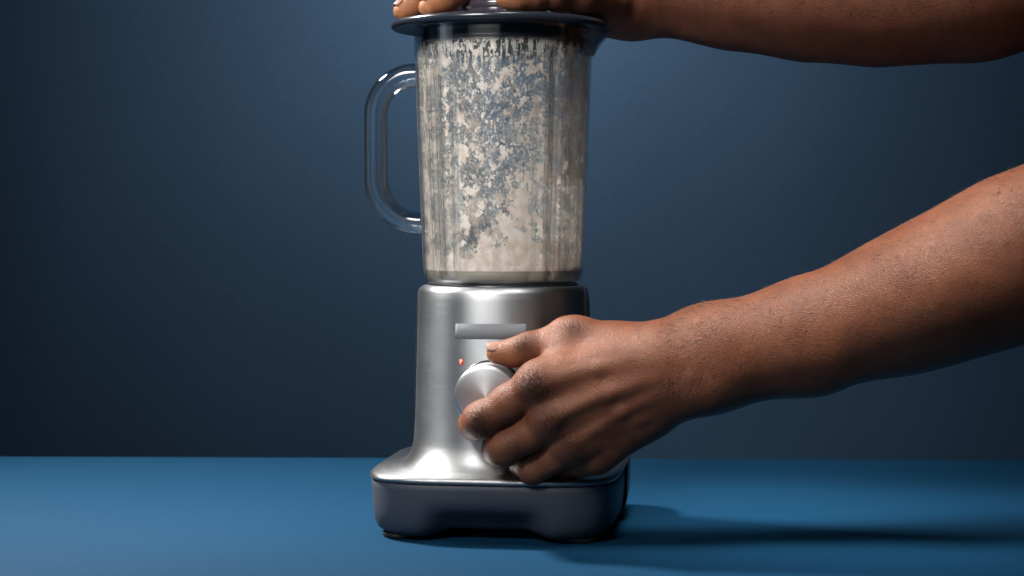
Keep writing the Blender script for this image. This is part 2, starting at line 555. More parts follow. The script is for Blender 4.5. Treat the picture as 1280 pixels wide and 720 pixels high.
rows = []
rows.append([(*sq(th, HX - 0.008, HY - 0.008, SQ_N, Y0), 0.0422) for th in TH])
rows.append([(*sq(th, HX + 0.0000, HY + 0.0000, SQ_N, Y0), 0.0422) for th in TH])
rows.append([(*sq(th, HX + 0.0012, HY + 0.0012, SQ_N, Y0), 0.0436) for th in TH])
rows.append([(*sq(th, HX + 0.0012, HY + 0.0012, SQ_N, Y0), 0.0450) for th in TH])
rows.append([(*sq(th, HX - 0.0002, HY - 0.0002, SQ_N, Y0), 0.0464) for th in TH])
S = [0.94, 0.86, 0.78, 0.68, 0.58, 0.48, 0.39, 0.31, 0.24, 0.18, 0.13, 0.085, 0.05, 0.025, 0.01, 0.0]
for s in S:
    row = []
    for th in TH:
        px_, py_ = sq(th, HX - 0.0008, HY - 0.0008, SQ_N, Y0)
        cx_, cy__ = circ(th, R_LOW)
        x, y = cx_ + (px_ - cx_) * s, cy__ + (py_ - cy__) * s
        f = max(0.0, 1 - s / 0.42)
        row.append((x, y, 0.0466 + 0.0026 * (1 - s) + 0.020 * (1 - math.sqrt(max(0, 1 - f * f)))))
    rows.append(row)
zl = rows[-1][0][2]
for z in (0.083, 0.09, 0.10, 0.115, 0.13, 0.145, 0.16, 0.170):
    rows.append([(*circ(th, body_r(z)), z) for th in TH])
for k in range(1, 9):
    a_ = k / 8 * math.pi / 2
    rows.append([(*circ(th, body_r(0.1745) - 0.0055 * (1 - math.cos(a_))), 0.1745 + 0.0055 * math.sin(a_)) for th in TH])
V, Fc = rings(rows, cap1=True)
obj('housing', V, Fc, M_steel, BL)


def body_pt(ang, z, lift=0.0):
    """ang measured from the front (degrees, + to the right)"""
    th = R(-90 + ang)
    x, y = circ(th, body_r(z) + lift)
    return (x, y, z)


# dark rear shell
rows = []
angs = [78 + (282 - 78) * k / 60 for k in range(61)]
for z, l in ((0.0800, 0.0011), (0.084, 0.0013), (0.09, 0.0013), (0.11, 0.0013), (0.14, 0.0013), (0.168, 0.0013), (0.176, 0.0005), (0.1795, -0.003)):
    rows.append([body_pt(a_, z, l) for a_ in angs])
V, Fc = rings(rows, closed=False)
o = obj('rear_panel', V, Fc, M_rear, BL)
md = o.modifiers.new('thickness', 'SOLIDIFY')
md.thickness = 0.0022
md.offset = -1
# dark rear end of the base
rows = []
thb = [R(8 + 164 * k / 60) for k in range(61)]
for z, l in ((0.0024, -0.013), (0.0066, -0.0036), (0.0120, 0.0002), (0.020, 0.0018), (0.042, 0.0022), (0.0445, 0.0018), (0.0452, 0.0005)):
    rows.append([(*sq(t_, HX + l, HY + l, SQ_N, Y0), z) for t_ in thb])
V, Fc = rings(rows, closed=False)
o = obj('rear_cover', V, Fc, M_rear, BL)

# grey badge print and the pulse mark
rows = []
for z in (0.1434, 0.1488, 0.1542):
    rows.append([body_pt(-23.5 + 46.5 * k / 24, z + 0.0004 * (k / 24 - .5), 0.0004) for k in range(25)])
V, Fc = rings(rows, closed=False)
o = obj('badge', V, Fc, M_badge, BL)
md = o.modifiers.new('thickness', 'SOLIDIFY')
md.thickness = 0.0003


def on_body(ang, z, lift):
    p = Vector(body_pt(ang, z, lift))
    nrm = Vector((math.sin(R(ang)), -math.cos(R(ang)), 0))
    right = Vector((math.cos(R(ang)), math.sin(R(ang)), 0))
    return Matrix(((right.x, 0, nrm.x, p.x), (right.y, 0, nrm.y, p.y), (0, 1, 0, p.z), (0, 0, 0, 1)))


PA, PZ = -19.2, 0.1267
V, Fc = lathe([(0.0023, 0.0), (0.0023, 0.00018)], 32, cap0=True, cap1=True)
mk = obj('pulse_mark', V, Fc, M_red, BL, smooth=False)
mk.matrix_local = on_body(PA, PZ, 0.0002)
fc = bpy.data.curves.new('letter', 'FONT')
fc.body = 'P'
fc.size = 0.0042
fc.align_x = 'CENTER'
fc.align_y = 'CENTER'
fc.extrude = 0.00006
fc.offset = 0.00012
tmp = bpy.data.objects.new('letter_tmp', fc)
C.objects.link(tmp)
bpy.context.view_layer.update()
lm = bpy.data.meshes.new_from_object(tmp)
bpy.data.objects.remove(tmp)
lm.materials.clear()
lm.materials.append(M_white)
lt = bpy.data.objects.new('letter', lm)
C.objects.link(lt)
lt.parent = mk
lt.location = (0, 0, 0.00032)

# knob
KZ = 0.1040
KR = 0.0227
prof = [(KR - 0.0005, 0.0), (KR + 0.0002, 0.001), (KR + 0.0002, 0.0195), (KR - 0.0002, 0.0208), (KR - 0.0012, 0.0217), (KR - 0.003, 0.0219), (KR * 0.6, 0.0216), (KR * 0.25, 0.0214), (0.0005, 0.0213)]
V, Fc = lathe(prof, 128, cap0=True, cap1=True)
V = [(x, -z, y) for x, y, z in V]
kb = obj('knob', V, Fc, M_knob, BL)
kb.location = (0.0, -0.0655, KZ)
V, Fc = lathe([(KR + 0.0016, 0.0), (KR + 0.0016, 0.003), (KR - 0.001, 0.0034)], 96, cap0=True, cap1=True)
V = [(x, -z, y) for x, y, z in V]
kc = obj('knob_collar', V, Fc, M_rear, kb)
kc.location = (0, 0.0025, 0)

# jar seat
V, Fc = lathe([(0.0560, 0.1790), (0.0560, 0.1812), (0.0540, 0.1820)], 128, cap0=True, cap1=True)
obj('jar_collar', V, Fc, M_rear, BL)

# ---- jar
J0, J1 = 0.1812, 0.3715


def jar_out(z):
    t = (z - 0.190) / (0.370 - 0.190)
    r = 0.0602 + (0.0672 - 0.0602) * t
    if z < 0.1905:
        k = min(1, (0.1905 - z) / 0.0092)
        r -= 0.0042 * (1 - math.sqrt(max(0, 1 - k * k)))
    return r


RIBS = [(-45, 3.4, 0.0032), (45, 3.4, 0.0032), (135, 3.4, 0.0032), (225, 3.4, 0.0032)]
SOFT = [(a_ + b_, 4.5, 0.0011) for a_ in (0, 180) for b_ in (-64, -81, 64, 81, -28, 28)]


def ribf(angdeg, tab):
    s = 0
    for a_, wd, h in tab:
        d = (angdeg - a_ + 180) % 360 - 180
        s += h * math.exp(-(d / wd) ** 2 * 1.2)
    return s


NJ = 288


def spout(angdeg, z):
    """extra radius of the pouring lip on the right (+x)"""
    d = (angdeg - 90 + 180) % 360 - 180
    up = max(0.0, (z - 0.3505) / (0.3700 - 0.3505))
    return 0.0140 * up ** 1.1 * max(0.0, 1 - abs(d) / 15) ** 0.85


def ring_at(z, rfun):
    row = []
    for j in range(NJ):
        ad = 360 * j / NJ        # from front, + to the right
        r = rfun(ad, z)
        row.append((r * math.sin(R(ad)), -r * math.cos(R(ad)), z))
    return row


r_o = lambda ad, z: jar_out(z) + spout(ad, z) - 0.35 * ribf(ad, SOFT) * 0.6
TW = 0.0023


def r_i(ad, z):
    fade = smooth01((0.3570 - z) / 0.012) * smooth01((z - 0.1885) / 0.005)
    return jar_out(max(z, 0.192)) - TW + spout(ad, z) - (ribf(ad, RIBS) + ribf(ad, SOFT)) * fade


ZS = [0.1812, 0.1816, 0.1826, 0.185, 0.187, 0.1895, 0.193] + [0.193 + (0.350 - 0.193) * k / 40 for k in range(1, 41)] + [0.3535, 0.357, 0.3605, 0.364, 0.367, 0.3692]
rows = [ring_at(z, r_o) for z in ZS]
rows.append(ring_at(0.3704, lambda ad, z: r_o(ad, 0.3692) - 0.0006))
rows.append(ring_at(0.3709, lambda ad, z: r_o(ad, 0.3692) - 0.0020))
rows.append(ring_at(0.3703, lambda ad, z: r_i(ad, 0.3692) + 0.0006))
FL = 0.1832
for z in reversed([z_ for z_ in ZS if z_ > FL + 0.001]):
    rows.append(ring_at(z, r_i))
rows.append(ring_at(FL, lambda ad, z: r_i(ad, z) - 0.0012))
rows.append(ring_at(FL - 0.0012, lambda ad, z: r_i(ad, z) - 0.0055))
V, Fc = rings(rows, cap0=True, cap1=True)
# rings() faces run outwards for +ang order
jar = obj('jar', V, Fc, M_jar, BL)
jar.data.materials.append(M_handle)
for p in jar.data.polygons:
    if p.center.z > 0.3515 and p.center.x > 0.055:
        p.material_index = 1
bmx = bmesh.new()
bmx.from_mesh(jar.data)
bmesh.ops.recalc_face_normals(bmx, faces=bmx.faces[:])
bmx.to_mesh(jar.data)
bmx.free()

# pouring lip: thick glass bead round the spout
def lip(ad, z, d=0.0):
    r = r_o(ad, min(z, 0.3692)) + d
    return (r * math.sin(R(ad)), -r * math.cos(R(ad)), z)


P1 = [lip(74 + 16 * k / 8, 0.3690) for k in range(9)]
P2 = [lip(90, 0.3690 - 0.0185 * k / 8) for k in range(9)]
P3 = [lip(90 - 16 * (k / 8) ** 1.3, 0.3505 + 0.0185 * k / 8, 0.0004) for k in range(9)]
P4 = [lip(90 + 16 * k / 8, 0.3690) for k in range(9)]
SV, SF = [], []
for pp in (P1, P2, P3, P4):
    v_, f_ = tube(pp, 0.0011, 10)
    SF += [tuple(i + len(SV) for i in q) for q in f_]
    SV += v_
obj('spout', SV, SF, M_handle, jar)

# glass handle
hp = []
hx, zt, zb, rt, rb = -0.0975, 0.3375, 0.2262, 0.030, 0.034
xa_t, xa_b = -0.0640, -0.0605
hp.append((xa_t, 0, zt))
hp.append((xa_t - 0.002, 0, zt))
for k in range(0, 17):
    a_ = k / 16 * math.pi / 2
    hp.append((hx + rt - rt * math.sin(a_), 0, zt - rt + rt * math.cos(a_)))
for k in range(1, 12):
    hp.append((hx, 0, (zt - rt) + (zb + rb - zt + rt) * k / 12))
for k in range(0, 17):
    a_ = k / 16 * math.pi / 2
    hp.append((hx + rb - rb * math.cos(a_), 0, zb + rb - rb * math.sin(a_)))
hp.append((xa_b - 0.002, 0, zb))
hp.append((xa_b, 0, zb))
hr = [0.0094, 0.0089] + [0.0089] * (len(hp) - 4) + [0.0089, 0.0096]
V, Fc = tube(hp, hr, 28)
o = obj('handle', V, Fc, M_handle, jar)
bmx = bmesh.new()
bmx.from_mesh(o.data)
bmesh.ops.recalc_face_normals(bmx, faces=bmx.faces[:])
bmx.to_mesh(o.data)
bmx.free()

# moulded vertical ribs in the wall, each pointed at its lower end
for ad0 in (0, 180):
    for ad1, rr in ((-72, 0.0008), (-51, 0.0008), (-44.5, 0.0021), (-37, 0.0008), (-28, 0.0007), (28, 0.0007), (37, 0.0008), (44.5, 0.0021), (51, 0.0008), (72, 0.0008)):
        ad = ad0 + ad1
        path, rad = [], []
        for k in range(27):
            z = 0.1862 + (0.3500 - 0.1862) * (k / 26) ** 1.15
            r = jar_out(z) - rr * 0.55
            path.append((r * math.sin(R(ad)), -r * math.cos(R(ad)), z))
            rad.append(rr * (0.12 + 0.88 * smooth01(k / 4)) * (1.0 if k < 23 else 1.0 - 0.22 * (k - 22)))
        V, Fc = tube(path, rad, 12)
        obj('rib', V, Fc, M_rib, jar)

# residue film on the inner wall
ZR = [0.1915 + (0.3600 - 0.1915) * k / 60 for k in range(61)]
rows = [ring_at(z, lambda ad, z: r_i(ad, z) - 0.0004) for z in ZR]
rows = [r + [r[0]] for r in rows]
V, Fc = rings(rows, closed=False)
res = obj('residue', V, Fc, M_res, jar)
me = res.data
uvl = me.uv_layers.new(name='wall')
nR = NJ + 1
uvs = np.zeros((len(me.loops), 2), dtype=np.float32)
li = np.zeros(len(me.loops), dtype=np.int32)
me.loops.foreach_get('vertex_index', li)
jj, ii = li % nR, li // nR
uvs[:, 0] = jj / NJ * 2 * math.pi * 0.058
uvs[:, 1] = np.array(ZR)[ii]
uvl.data.foreach_set('uv', uvs.ravel())
at_r = me.attributes.new('rib', 'FLOAT', 'POINT')
ra = np.array([min(1.0, (ribf(360 * j / NJ, [(a_, wd * 1.3, 1.0) for a_, wd, h in RIBS]) + ribf(360 * j / NJ, [(a_, wd * 1.5, 0.75) for a_, wd, h in SOFT if abs(abs(((a_ + 90) % 180) - 90) - 28) > 2]))) for j in range(nR)], dtype=np.float32)
at_r.data.foreach_set('value', np.tile(ra, len(ZR)))
# leftover smoothie at the bottom
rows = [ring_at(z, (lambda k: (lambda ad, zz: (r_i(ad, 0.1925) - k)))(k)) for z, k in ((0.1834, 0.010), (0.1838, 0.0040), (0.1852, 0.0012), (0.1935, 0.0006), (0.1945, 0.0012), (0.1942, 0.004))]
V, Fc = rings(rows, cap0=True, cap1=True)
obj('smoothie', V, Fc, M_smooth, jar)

# blade assembly at the floor of the jar
bl = obj('blade_hub', *lathe([(0.010, 0.1955), (0.010, 0.202), (0.006, 0.204), (0.004, 0.208)], 32, cap0=True, cap1=True), M_steel, jar)

# ---- lid
LX = -0.003
prof = [(0.0585, 0.3545), (0.0612, 0.3552), (0.0619, 0.3566), (0.0612, 0.3580), (0.0600, 0.3586), (0.0600, 0.3594), (0.0612, 0.3600),
        (0.0619, 0.3614), (0.0612, 0.3628), (0.0602, 0.3634), (0.0602, 0.3716), (0.066, 0.3719), (0.0735, 0.3711), (0.0782, 0.3701), (0.0796, 0.3703),
        (0.0806, 0.3716), (0.0808, 0.3730), (0.0802, 0.3745), (0.0788, 0.3755), (0.074, 0.3764), (0.066, 0.3771), (0.050, 0.3776), (0.036, 0.3778)]
V, Fc = lathe(prof, 160, cap0=True, cap1=True)
V = [(x + LX * smooth01((math.hypot(x, y) - 0.062) / 0.008), y, z) for x, y, z in V]
lid = obj('lid', V, Fc, M_lid, BL)
prof = [(0.0335, 0.3776), (0.0345, 0.3790), (0.0345, 0.3812), (0.0335, 0.3822), (0.0325, 0.3826), (0.0325, 0.3842), (0.0338, 0.3850), (0.0338, 0.3885), (0.0325, 0.3900), (0.024, 0.3904)]
V, Fc = lathe(prof, 96, cap0=True, cap1=True)
obj('measuring_cap', V, Fc, M_cap, lid)


# ------------------------------------------------------------------ person: arms as one implicit surface each
class Field:
    def __init__(s, xs, ys, zs):
        s.ax = [np.asarray(a_, dtype=np.float32) for a_ in (xs, ys, zs)]
        s.f = np.full([len(a_) for a_ in s.ax], 0.05, dtype=np.float32)

    def _sub(s, lo, hi):
        sl = []
        for a_, l, h in zip(s.ax, lo, hi):
            i0 = max(0, int(np.searchsorted(a_, l)) - 1)
            i1 = min(len(a_), int(np.searchsorted(a_, h)) + 1)
            sl.append(slice(i0, i1))
        return tuple(sl)

    def _dist(s, sl, a, b, ra, rb, flat):
        X, Y, Z = np.meshgrid(*[q[k] for q, k in zip(s.ax, sl)], indexing='ij', sparse=True)
        ab = b - a
        L2 = max(float(ab.dot(ab)), 1e-9)
        t = np.clip(((X - a.x) * ab.x + (Y - a.y) * ab.y + (Z - a.z) * ab.z) / L2, 0, 1)
        dx, dy, dz = X - a.x - t * ab.x, Y - a.y - t * ab.y, Z - a.z - t * ab.z
        if flat is None:
            d = np.sqrt(dx * dx + dy * dy + dz * dz)
        else:
            nrm, sc = flat
            c = dx * nrm.x + dy * nrm.y + dz * nrm.z
            e = c * (1 / sc - 1)
            dx, dy, dz = dx + e * nrm.x, dy + e * nrm.y, dz + e * nrm.z
            d = np.sqrt(dx * dx + dy * dy + dz * dz)
        return d - (ra + (rb - ra) * t)

    def add(s, a, b, ra, rb, k=0.004, flat=None, sub=False):
        m = max(ra, rb) * (max(1.0, flat[1]) if flat else 1.0) + k + 0.004
        lo = [min(a[i], b[i]) - m for i in range(3)]
        hi = [max(a[i], b[i]) + m for i in range(3)]
        sl = s._sub(lo, hi)
        if any(q.stop <= q.start for q in sl):
            return
        d = s._dist(sl, a, b, ra, rb, flat)
        f = s.f[sl]
        if sub:
            d = -d
            h = np.maximum(k - np.abs(f - d), 0) / k
            s.f[sl] = np.maximum(f, d) + h * h * k * 0.25
        else:
            h = np.maximum(k - np.abs(f - d), 0) / k
            s.f[sl] = np.minimum(f, d) - h * h * k * 0.25

    def merge(s, other, k):
        h = np.maximum(k - np.abs(s.f - other.f), 0) / k
        s.f = np.minimum(s.f, other.f) - h * h * k * 0.25

    def mesh(s):
        f = s.f
        ins = f < 0
        cnt = np.zeros([n - 1 for n in f.shape], dtype=np.int8)
        for dx in (0, 1):
            for dy in (0, 1):
                for dz in (0, 1):
                    cnt += ins[dx:f.shape[0] - 1 + dx, dy:f.shape[1] - 1 + dy, dz:f.shape[2] - 1 + dz]
        mixed = (cnt > 0) & (cnt < 8)
        cells = np.argwhere(mixed)
        idx = np.full(mixed.shape, -1, dtype=np.int64)
        idx[mixed] = np.arange(len(cells))
        acc = np.zeros((len(cells), 3))
        num = np.zeros(len(cells))
        for axis in range(3):
            o1, o2 = [q for q in range(3) if q != axis]
            for e1 in (0, 1):
                for e2 in (0, 1):
                    p0 = cells.copy()
                    p0[:, o1] += e1
                    p0[:, o2] += e2
                    p1 = p0.copy()
                    p1[:, axis] += 1
                    v0 = f[p0[:, 0], p0[:, 1], p0[:, 2]]
                    v1 = f[p1[:, 0], p1[:, 1], p1[:, 2]]
                    c = (v0 < 0) != (v1 < 0)
                    t = np.where(c, v0 / np.where(c, v0 - v1, 1), 0)
                    P = np.stack([s.ax[q][p0[:, q]] for q in range(3)], 1).astype(float)
                    P[:, axis] += t * (s.ax[axis][p1[:, axis]] - s.ax[axis][p0[:, axis]])
                    acc += P * c[:, None]
                    num += c
        verts = acc / num[:, None]
        faces = []
        for axis in range(3):
            o1, o2 = [(1, 2), (2, 0), (0, 1)][axis]
            a_ = [slice(None)] * 3
            b_ = [slice(None)] * 3
            a_[axis] = slice(0, -1)
            b_[axis] = slice(1, None)
            A, B = ins[tuple(a_)], ins[tuple(b_)]
            for flip, mask in ((False, A & ~B), (True, ~A & B)):
                e = np.argwhere(mask)
                e = e[(e[:, o1] > 0) & (e[:, o2] > 0) & (e[:, o1] < f.shape[o1] - 1) & (e[:, o2] < f.shape[o2] - 1)]
                q = []
                for d1, d2 in ((-1, -1), (0, -1), (0, 0), (-1, 0)):
                    c = e.copy()
                    c[:, o1] += d1
                    c[:, o2] += d2
                    q.append(idx[c[:, 0], c[:, 1], c[:, 2]])
                q = np.stack(q, 1)
                if flip:
                    q = q[:, ::-1]
                faces.append(q)
        faces = np.concatenate(faces)
        faces = faces[(faces >= 0).all(1)]
        # light smoothing
        E = np.concatenate([faces[:, [0, 1]], faces[:, [1, 2]], faces[:, [2, 3]], faces[:, [3, 0]]])
        for lam in (0.5, -0.52, 0.5, -0.52):
            sm = np.zeros_like(verts)
            nn = np.zeros(len(verts))
            for q in range(3):
                sm[:, q] = np.bincount(E[:, 0], verts[E[:, 1], q], len(verts)) + np.bincount(E[:, 1], verts[E[:, 0], q], len(verts))
            nn = np.bincount(E[:, 0], minlength=len(verts)) + np.bincount(E[:, 1], minlength=len(verts))
            verts = verts + lam * (sm / np.maximum(nn, 1)[:, None] - verts)
        return verts, faces


def axis(*segs):
    """segs: (start, end, step) pieces of a rectilinear axis"""
    out = []
    for a_, b_, st in segs:
        n = max(1, int(round((b_ - a_) / st)))
        out += [a_ + (b_ - a_) * k / n for k in range(n)]
    out.append(segs[-1][1])
    return out


PXM = 0.000552     # metres per photograph pixel at the hands' depth
YF = Vector((0, 1, 0))


def limb(F, pts, k=0.01, flat=None):
    for (p, r), (q, s_) in zip(pts[:-1], pts[1:]):
        F.add(p, q, r, s_, k, flat)


knuckles = []     # (point, radius, axis along the finger)
tips = []
palms = []


def finger(F, hand, pts, k=0.0055, fs=1.0):
    """chain of (point, radius): built in a field of its own so that fingers stay apart, then blended"""
    sub = Field(*F.ax)
    for (p, r), (q, s_) in zip(pts[:-1], pts[1:]):
        sub.add(p, q, r, s_, 0.006)
    F.fingers.append((sub, k))
    return sub


# ---- left hand on the knob (the lower arm)
L = lambda px, py, y, rpx: (at(px, py, y), rpx * PXM)
FL_ = Field(axis((-0.06, 0.135, 0.00105), (0.135, 0.66, 0.0025)), axis((-0.19, -0.035, 0.00105), (-0.035, 0.02, 0.0025)), axis((0.02, 0.175, 0.00105), (0.175, 0.50, 0.0025)))
fl_n = Vector((0, 1, 0))
# forearm, elbow, upper arm
limb(FL_, [L(838, 462, -0.108, 52), L(872, 453, -0.105, 52), L(905, 443, -0.102, 51), L(1010, 421, -0.100, 64), L(1130, 381, -0.098, 75), L(1220, 346, -0.096, 85), L(1300, 314, -0.095, 91), L(1420, 250, -0.10, 95)], 0.03, (fl_n, 0.80))
limb(FL_, [L(1095, 390, -0.102, 46), L(1160, 367, -0.104, 54), L(1270, 309, -0.10, 68)], 0.03)      # extensor bulk
limb(FL_, [L(1400, 262, -0.10, 96), L(1700, 60, -0.08, 120)], 0.03)                                  # upper arm
# ulna head and wrist bones
FL_.add(at(868, 492, -0.118), at(878, 489, -0.118), 0.0105, 0.0105, 0.014)
FL_.add(at(850, 440, -0.112), at(905, 428, -0.109), 0.0090, 0.0095, 0.014)
# back of the hand: metacarpals
MC = {
    'index': (L(676, 478, -0.113, 25), L(815, 440, -0.114, 30)),
    'middle': (L(694, 518, -0.114, 25), L(822, 462, -0.117, 29)),
    'ring': (L(718, 550, -0.108, 23), L(830, 484, -0.115, 28)),
    'little': (L(748, 568, -0.099, 21), L(836, 500, -0.110, 27)),
}
for kname, (p, q) in MC.items():
    FL_.add(p[0], q[0], p[1], q[1], 0.012)
FL_.add(at(735, 500, -0.103), at(820, 465, -0.105), 0.0165, 0.020, 0.014)           # palm mass
FL_.add(at(735, 545, -0.094), at(810, 515, -0.098), 0.0150, 0.0175, 0.014)          # little-finger side
FL_.add(at(770, 440, -0.096), at(720, 452, -0.098), 0.0165, 0.0130, 0.014)          # thumb side web
FL_.add(at(812, 440, -0.100), at(720, 420, -0.092), 0.0185, 0.0120, 0.012)          # thumb metacarpal
FL_.add(at(700, 440, -0.100), at(690, 470, -0.104), 0.0095, 0.0100, 0.012)          # web to index
F = FL_
F.fingers = []
finger(F, 'l', [L(722, 420, -0.091, 22.5), L(706, 421, -0.089, 22), L(682, 430, -0.085, 18.0), L(657, 438, -0.083, 17.0), L(640, 441, -0.082, 16.5), L(621, 442, -0.081, 13.2)], 0.010)
finger(F, 'l', [L(700, 470, -0.112, 22), L(672, 480, -0.113, 24.5), L(636, 503, -0.108, 21.5), L(600, 526, -0.104, 21.5), L(593, 531, -0.088, 18.5), L(592, 537, -0.073, 15)], 0.010)
finger(F, 'l', [L(712, 510, -0.113, 22), L(688, 522, -0.114, 23.5), L(660, 544, -0.108, 20.5), L(629, 561, -0.102, 21.0), L(622, 562, -0.086, 18.5), L(617, 556, -0.072, 15)], 0.010)
finger(F, 'l', [L(730, 548, -0.107, 20), L(712, 556, -0.107, 21), L(690, 573, -0.101, 18.5), L(666, 586, -0.095, 18.5), L(655, 580, -0.081, 16.5), L(645, 566, -0.071, 13.5)], 0.009)
finger(F, 'l', [L(756, 562, -0.098, 18), L(742, 570, -0.098, 18.5), L(724, 578, -0.090, 16.0), L(706, 580, -0.084, 15.5), L(690, 572, -0.073, 13.5), L(678, 562, -0.069, 11)], 0.008)


def merge_fingers(F):
    # fingers meet each other with a hard crease, the palm with a soft web
    u = None
    for sub, k in F.fingers:
        if u is None:
            u = sub
        else:
            u.merge(sub, 0.0012)
    F.merge(u, 0.010)


merge_fingers(F)
# tendons and veins on the back of the hand
for pts, r in (
        ([(700, 515, -0.1255), (760, 492, -0.1292), (828, 468, -0.1286)], 0.0026),
        ([(722, 548, -0.119), (775, 515, -0.1250), (832, 486, -0.1268)], 0.0028),
        ([(684, 476, -0.1245), (750, 460, -0.1268), (820, 446, -0.1252)], 0.0020),
        ([(836, 500, -0.1235), (862, 470, -0.129), (885, 440, -0.1265)], 0.0024),
        ([(752, 535, -0.118), (800, 520, -0.121), (850, 498, -0.1225)], 0.0026)):
    for p, q in zip(pts[:-1], pts[1:]):
        F.add(at(*p), at(*q), r, r, 0.007)
# knuckle bumps
for p, r in ((at(668, 483, -0.1195), 0.0085), (at(684, 523, -0.120), 0.0085), (at(708, 556, -0.1125), 0.0075), (at(603, 523, -0.1085), 0.0085), (at(633, 557, -0.1065), 0.008), (at(661, 431, -0.0865), 0.0075)):
    F.add(p, p, r, r, 0.008)
# hollows between the knuckles and beside the thumb
for a_, b_, r in ((at(690, 502, -0.1335), at(720, 492, -0.1385), 0.003), (at(712, 540, -0.131), at(745, 523, -0.1365), 0.003)):
    F.add(a_, b_, r, r, 0.010, None, True)
# creases at the thumb joint
for dx in (-5, 0, 5):
    F.add(at(655 + dx, 421, -0.094), at(660 + dx, 436, -0.101), 0.0006, 0.0006, 0.0022, None, True)
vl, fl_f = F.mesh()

# ---- right hand on the lid (the upper arm)
PXM2 = 0.00060
U = lambda px, py, y, rpx: (at(px, py - 8 * smooth01((px - 830) / 150), y), rpx * PXM2)
FR_ = Field(axis((-0.105, 0.15, 0.00115), (0.15, 0.60, 0.0025)), axis((-0.10, 0.11, 0.00115), (0.11, 0.18, 0.003)), axis((0.335, 0.46, 0.00115), (0.46, 0.66, 0.003)))
limb(FR_, [U(800, -22, 0.045, 50), U(845, -14, 0.045, 50), U(920, 2, 0.043, 56), U(1010, 11, 0.040, 64), U(1100, 14, 0.036, 67), U(1180, 8, 0.032, 66), U(1240, -2, 0.030, 66), U(1300, -20, 0.03, 70)], 0.03, (fl_n, 0.85))
limb(FR_, [U(1235, 0, 0.02, 60), U(1330, -40, 0.02, 75), U(1560, -230, 0.02, 95)], 0.03)
FR_.add(at(1215, -4, 0.012), at(1240, -10, 0.012), 0.026, 0.026, 0.03)
# palm and heel resting on the lid
FR_.add(at(792, -4, 0.045), at(752, -2, 0.044), 0.0290, 0.0260, 0.02)
FR_.add(at(782, 16, 0.052), at(748, 13, 0.054), 0.0165, 0.0140, 0.018)
FR_.add(at(770, 6, 0.025), at(700, -10, -0.010), 0.0200, 0.0160, 0.018)
FR_.add(at(770, -18, 0.050), at(668, -34, 0.020), 0.0210, 0.0150, 0.018)
FR_.add(at(770, -18, 0.055), at(650, -36, 0.050), 0.0210, 0.0150, 0.018)
FR_.add(at(770, -10, 0.060), at(660, -24, 0.075), 0.0190, 0.0140, 0.018)
F = FR_
F.fingers = []
finger(F, 'r', [U(760, -2, 0.005, 26), U(722, -6, -0.030, 22), U(690, -7, -0.052, 17.0), U(664, -5, -0.062, 16.5), U(645, -4, -0.068, 15.5), U(633, -3.5, -0.070, 13.5)], 0.012)
finger(F, 'r', [U(680, -32, 0.020, 23), U(640, -35, 0.008, 22), U(590, -26, -0.010, 19.0), U(568, -10, -0.020, 17.5), U(553, -1, -0.028, 16.0), U(536, 9, -0.034, 12.5)], 0.012)
finger(F, 'r', [U(670, -36, 0.045, 23), U(620, -44, 0.036, 22), U(560, -32, 0.022, 19.0), U(534, -10, 0.014, 17.0), U(518, 4, 0.008, 15.5), U(504, 14, 0.004, 12.5)], 0.012)
finger(F, 'r', [U(660, -34, 0.062, 22), U(620, -42, 0.062, 20), U(565, -30, 0.054, 17.0), U(540, -8, 0.050, 16.0), U(524, 8, 0.046, 12.5)], 0.012)
finger(F, 'r', [U(665, -22, 0.082, 20), U(640, -26, 0.086, 18), U(605, -20, 0.080, 15.0), U(584, -6, 0.076, 13.0), U(570, 8, 0.072, 10.5)], 0.012)
merge_fingers(F)
vr, fr_f = F.mesh()

verts = np.concatenate([vl, vr])
faces = np.concatenate([fl_f, fr_f + len(vl)])
me = bpy.data.meshes.new('person')
me.from_pydata(verts.tolist(), [], faces.tolist())
me.polygons.foreach_set('use_smooth', [True] * len(me.polygons))
me.materials.append(M_skin)
me.update()
person = bpy.data.objects.new('person', me)
C.objects.link(person)
tag(person, 'person reaching in bare armed, one hand on the lid and one turning the knob', 'person')


def blob(pts):
    out = np.zeros(len(verts))
    for p, r, wgt in pts:
        d = np.linalg.norm(verts - np.array(p), axis=1)
        out = np.maximum(out, wgt * np.exp(-(d / r) ** 2))
    return out


vp = verts - np.array(CAM)
cz = vp[:, 1] * math.cos(PITCH) - vp[:, 2] * math.sin(PITCH)
PX = 640 + F_PX * vp[:, 0] / cz
PY = 360 - F_PX * (vp[:, 1] * math.sin(PITCH) + vp[:, 2] * math.cos(PITCH)) / cz


def skin_at(px, py):
    """point of the skin surface that the photograph shows at a pixel"""
    ii_ = np.where((abs(PX - px) < 3.0) & (abs(PY - py) < 3.0))[0]
    return Vector(verts[ii_[np.argmin(verts[ii_, 1])]])


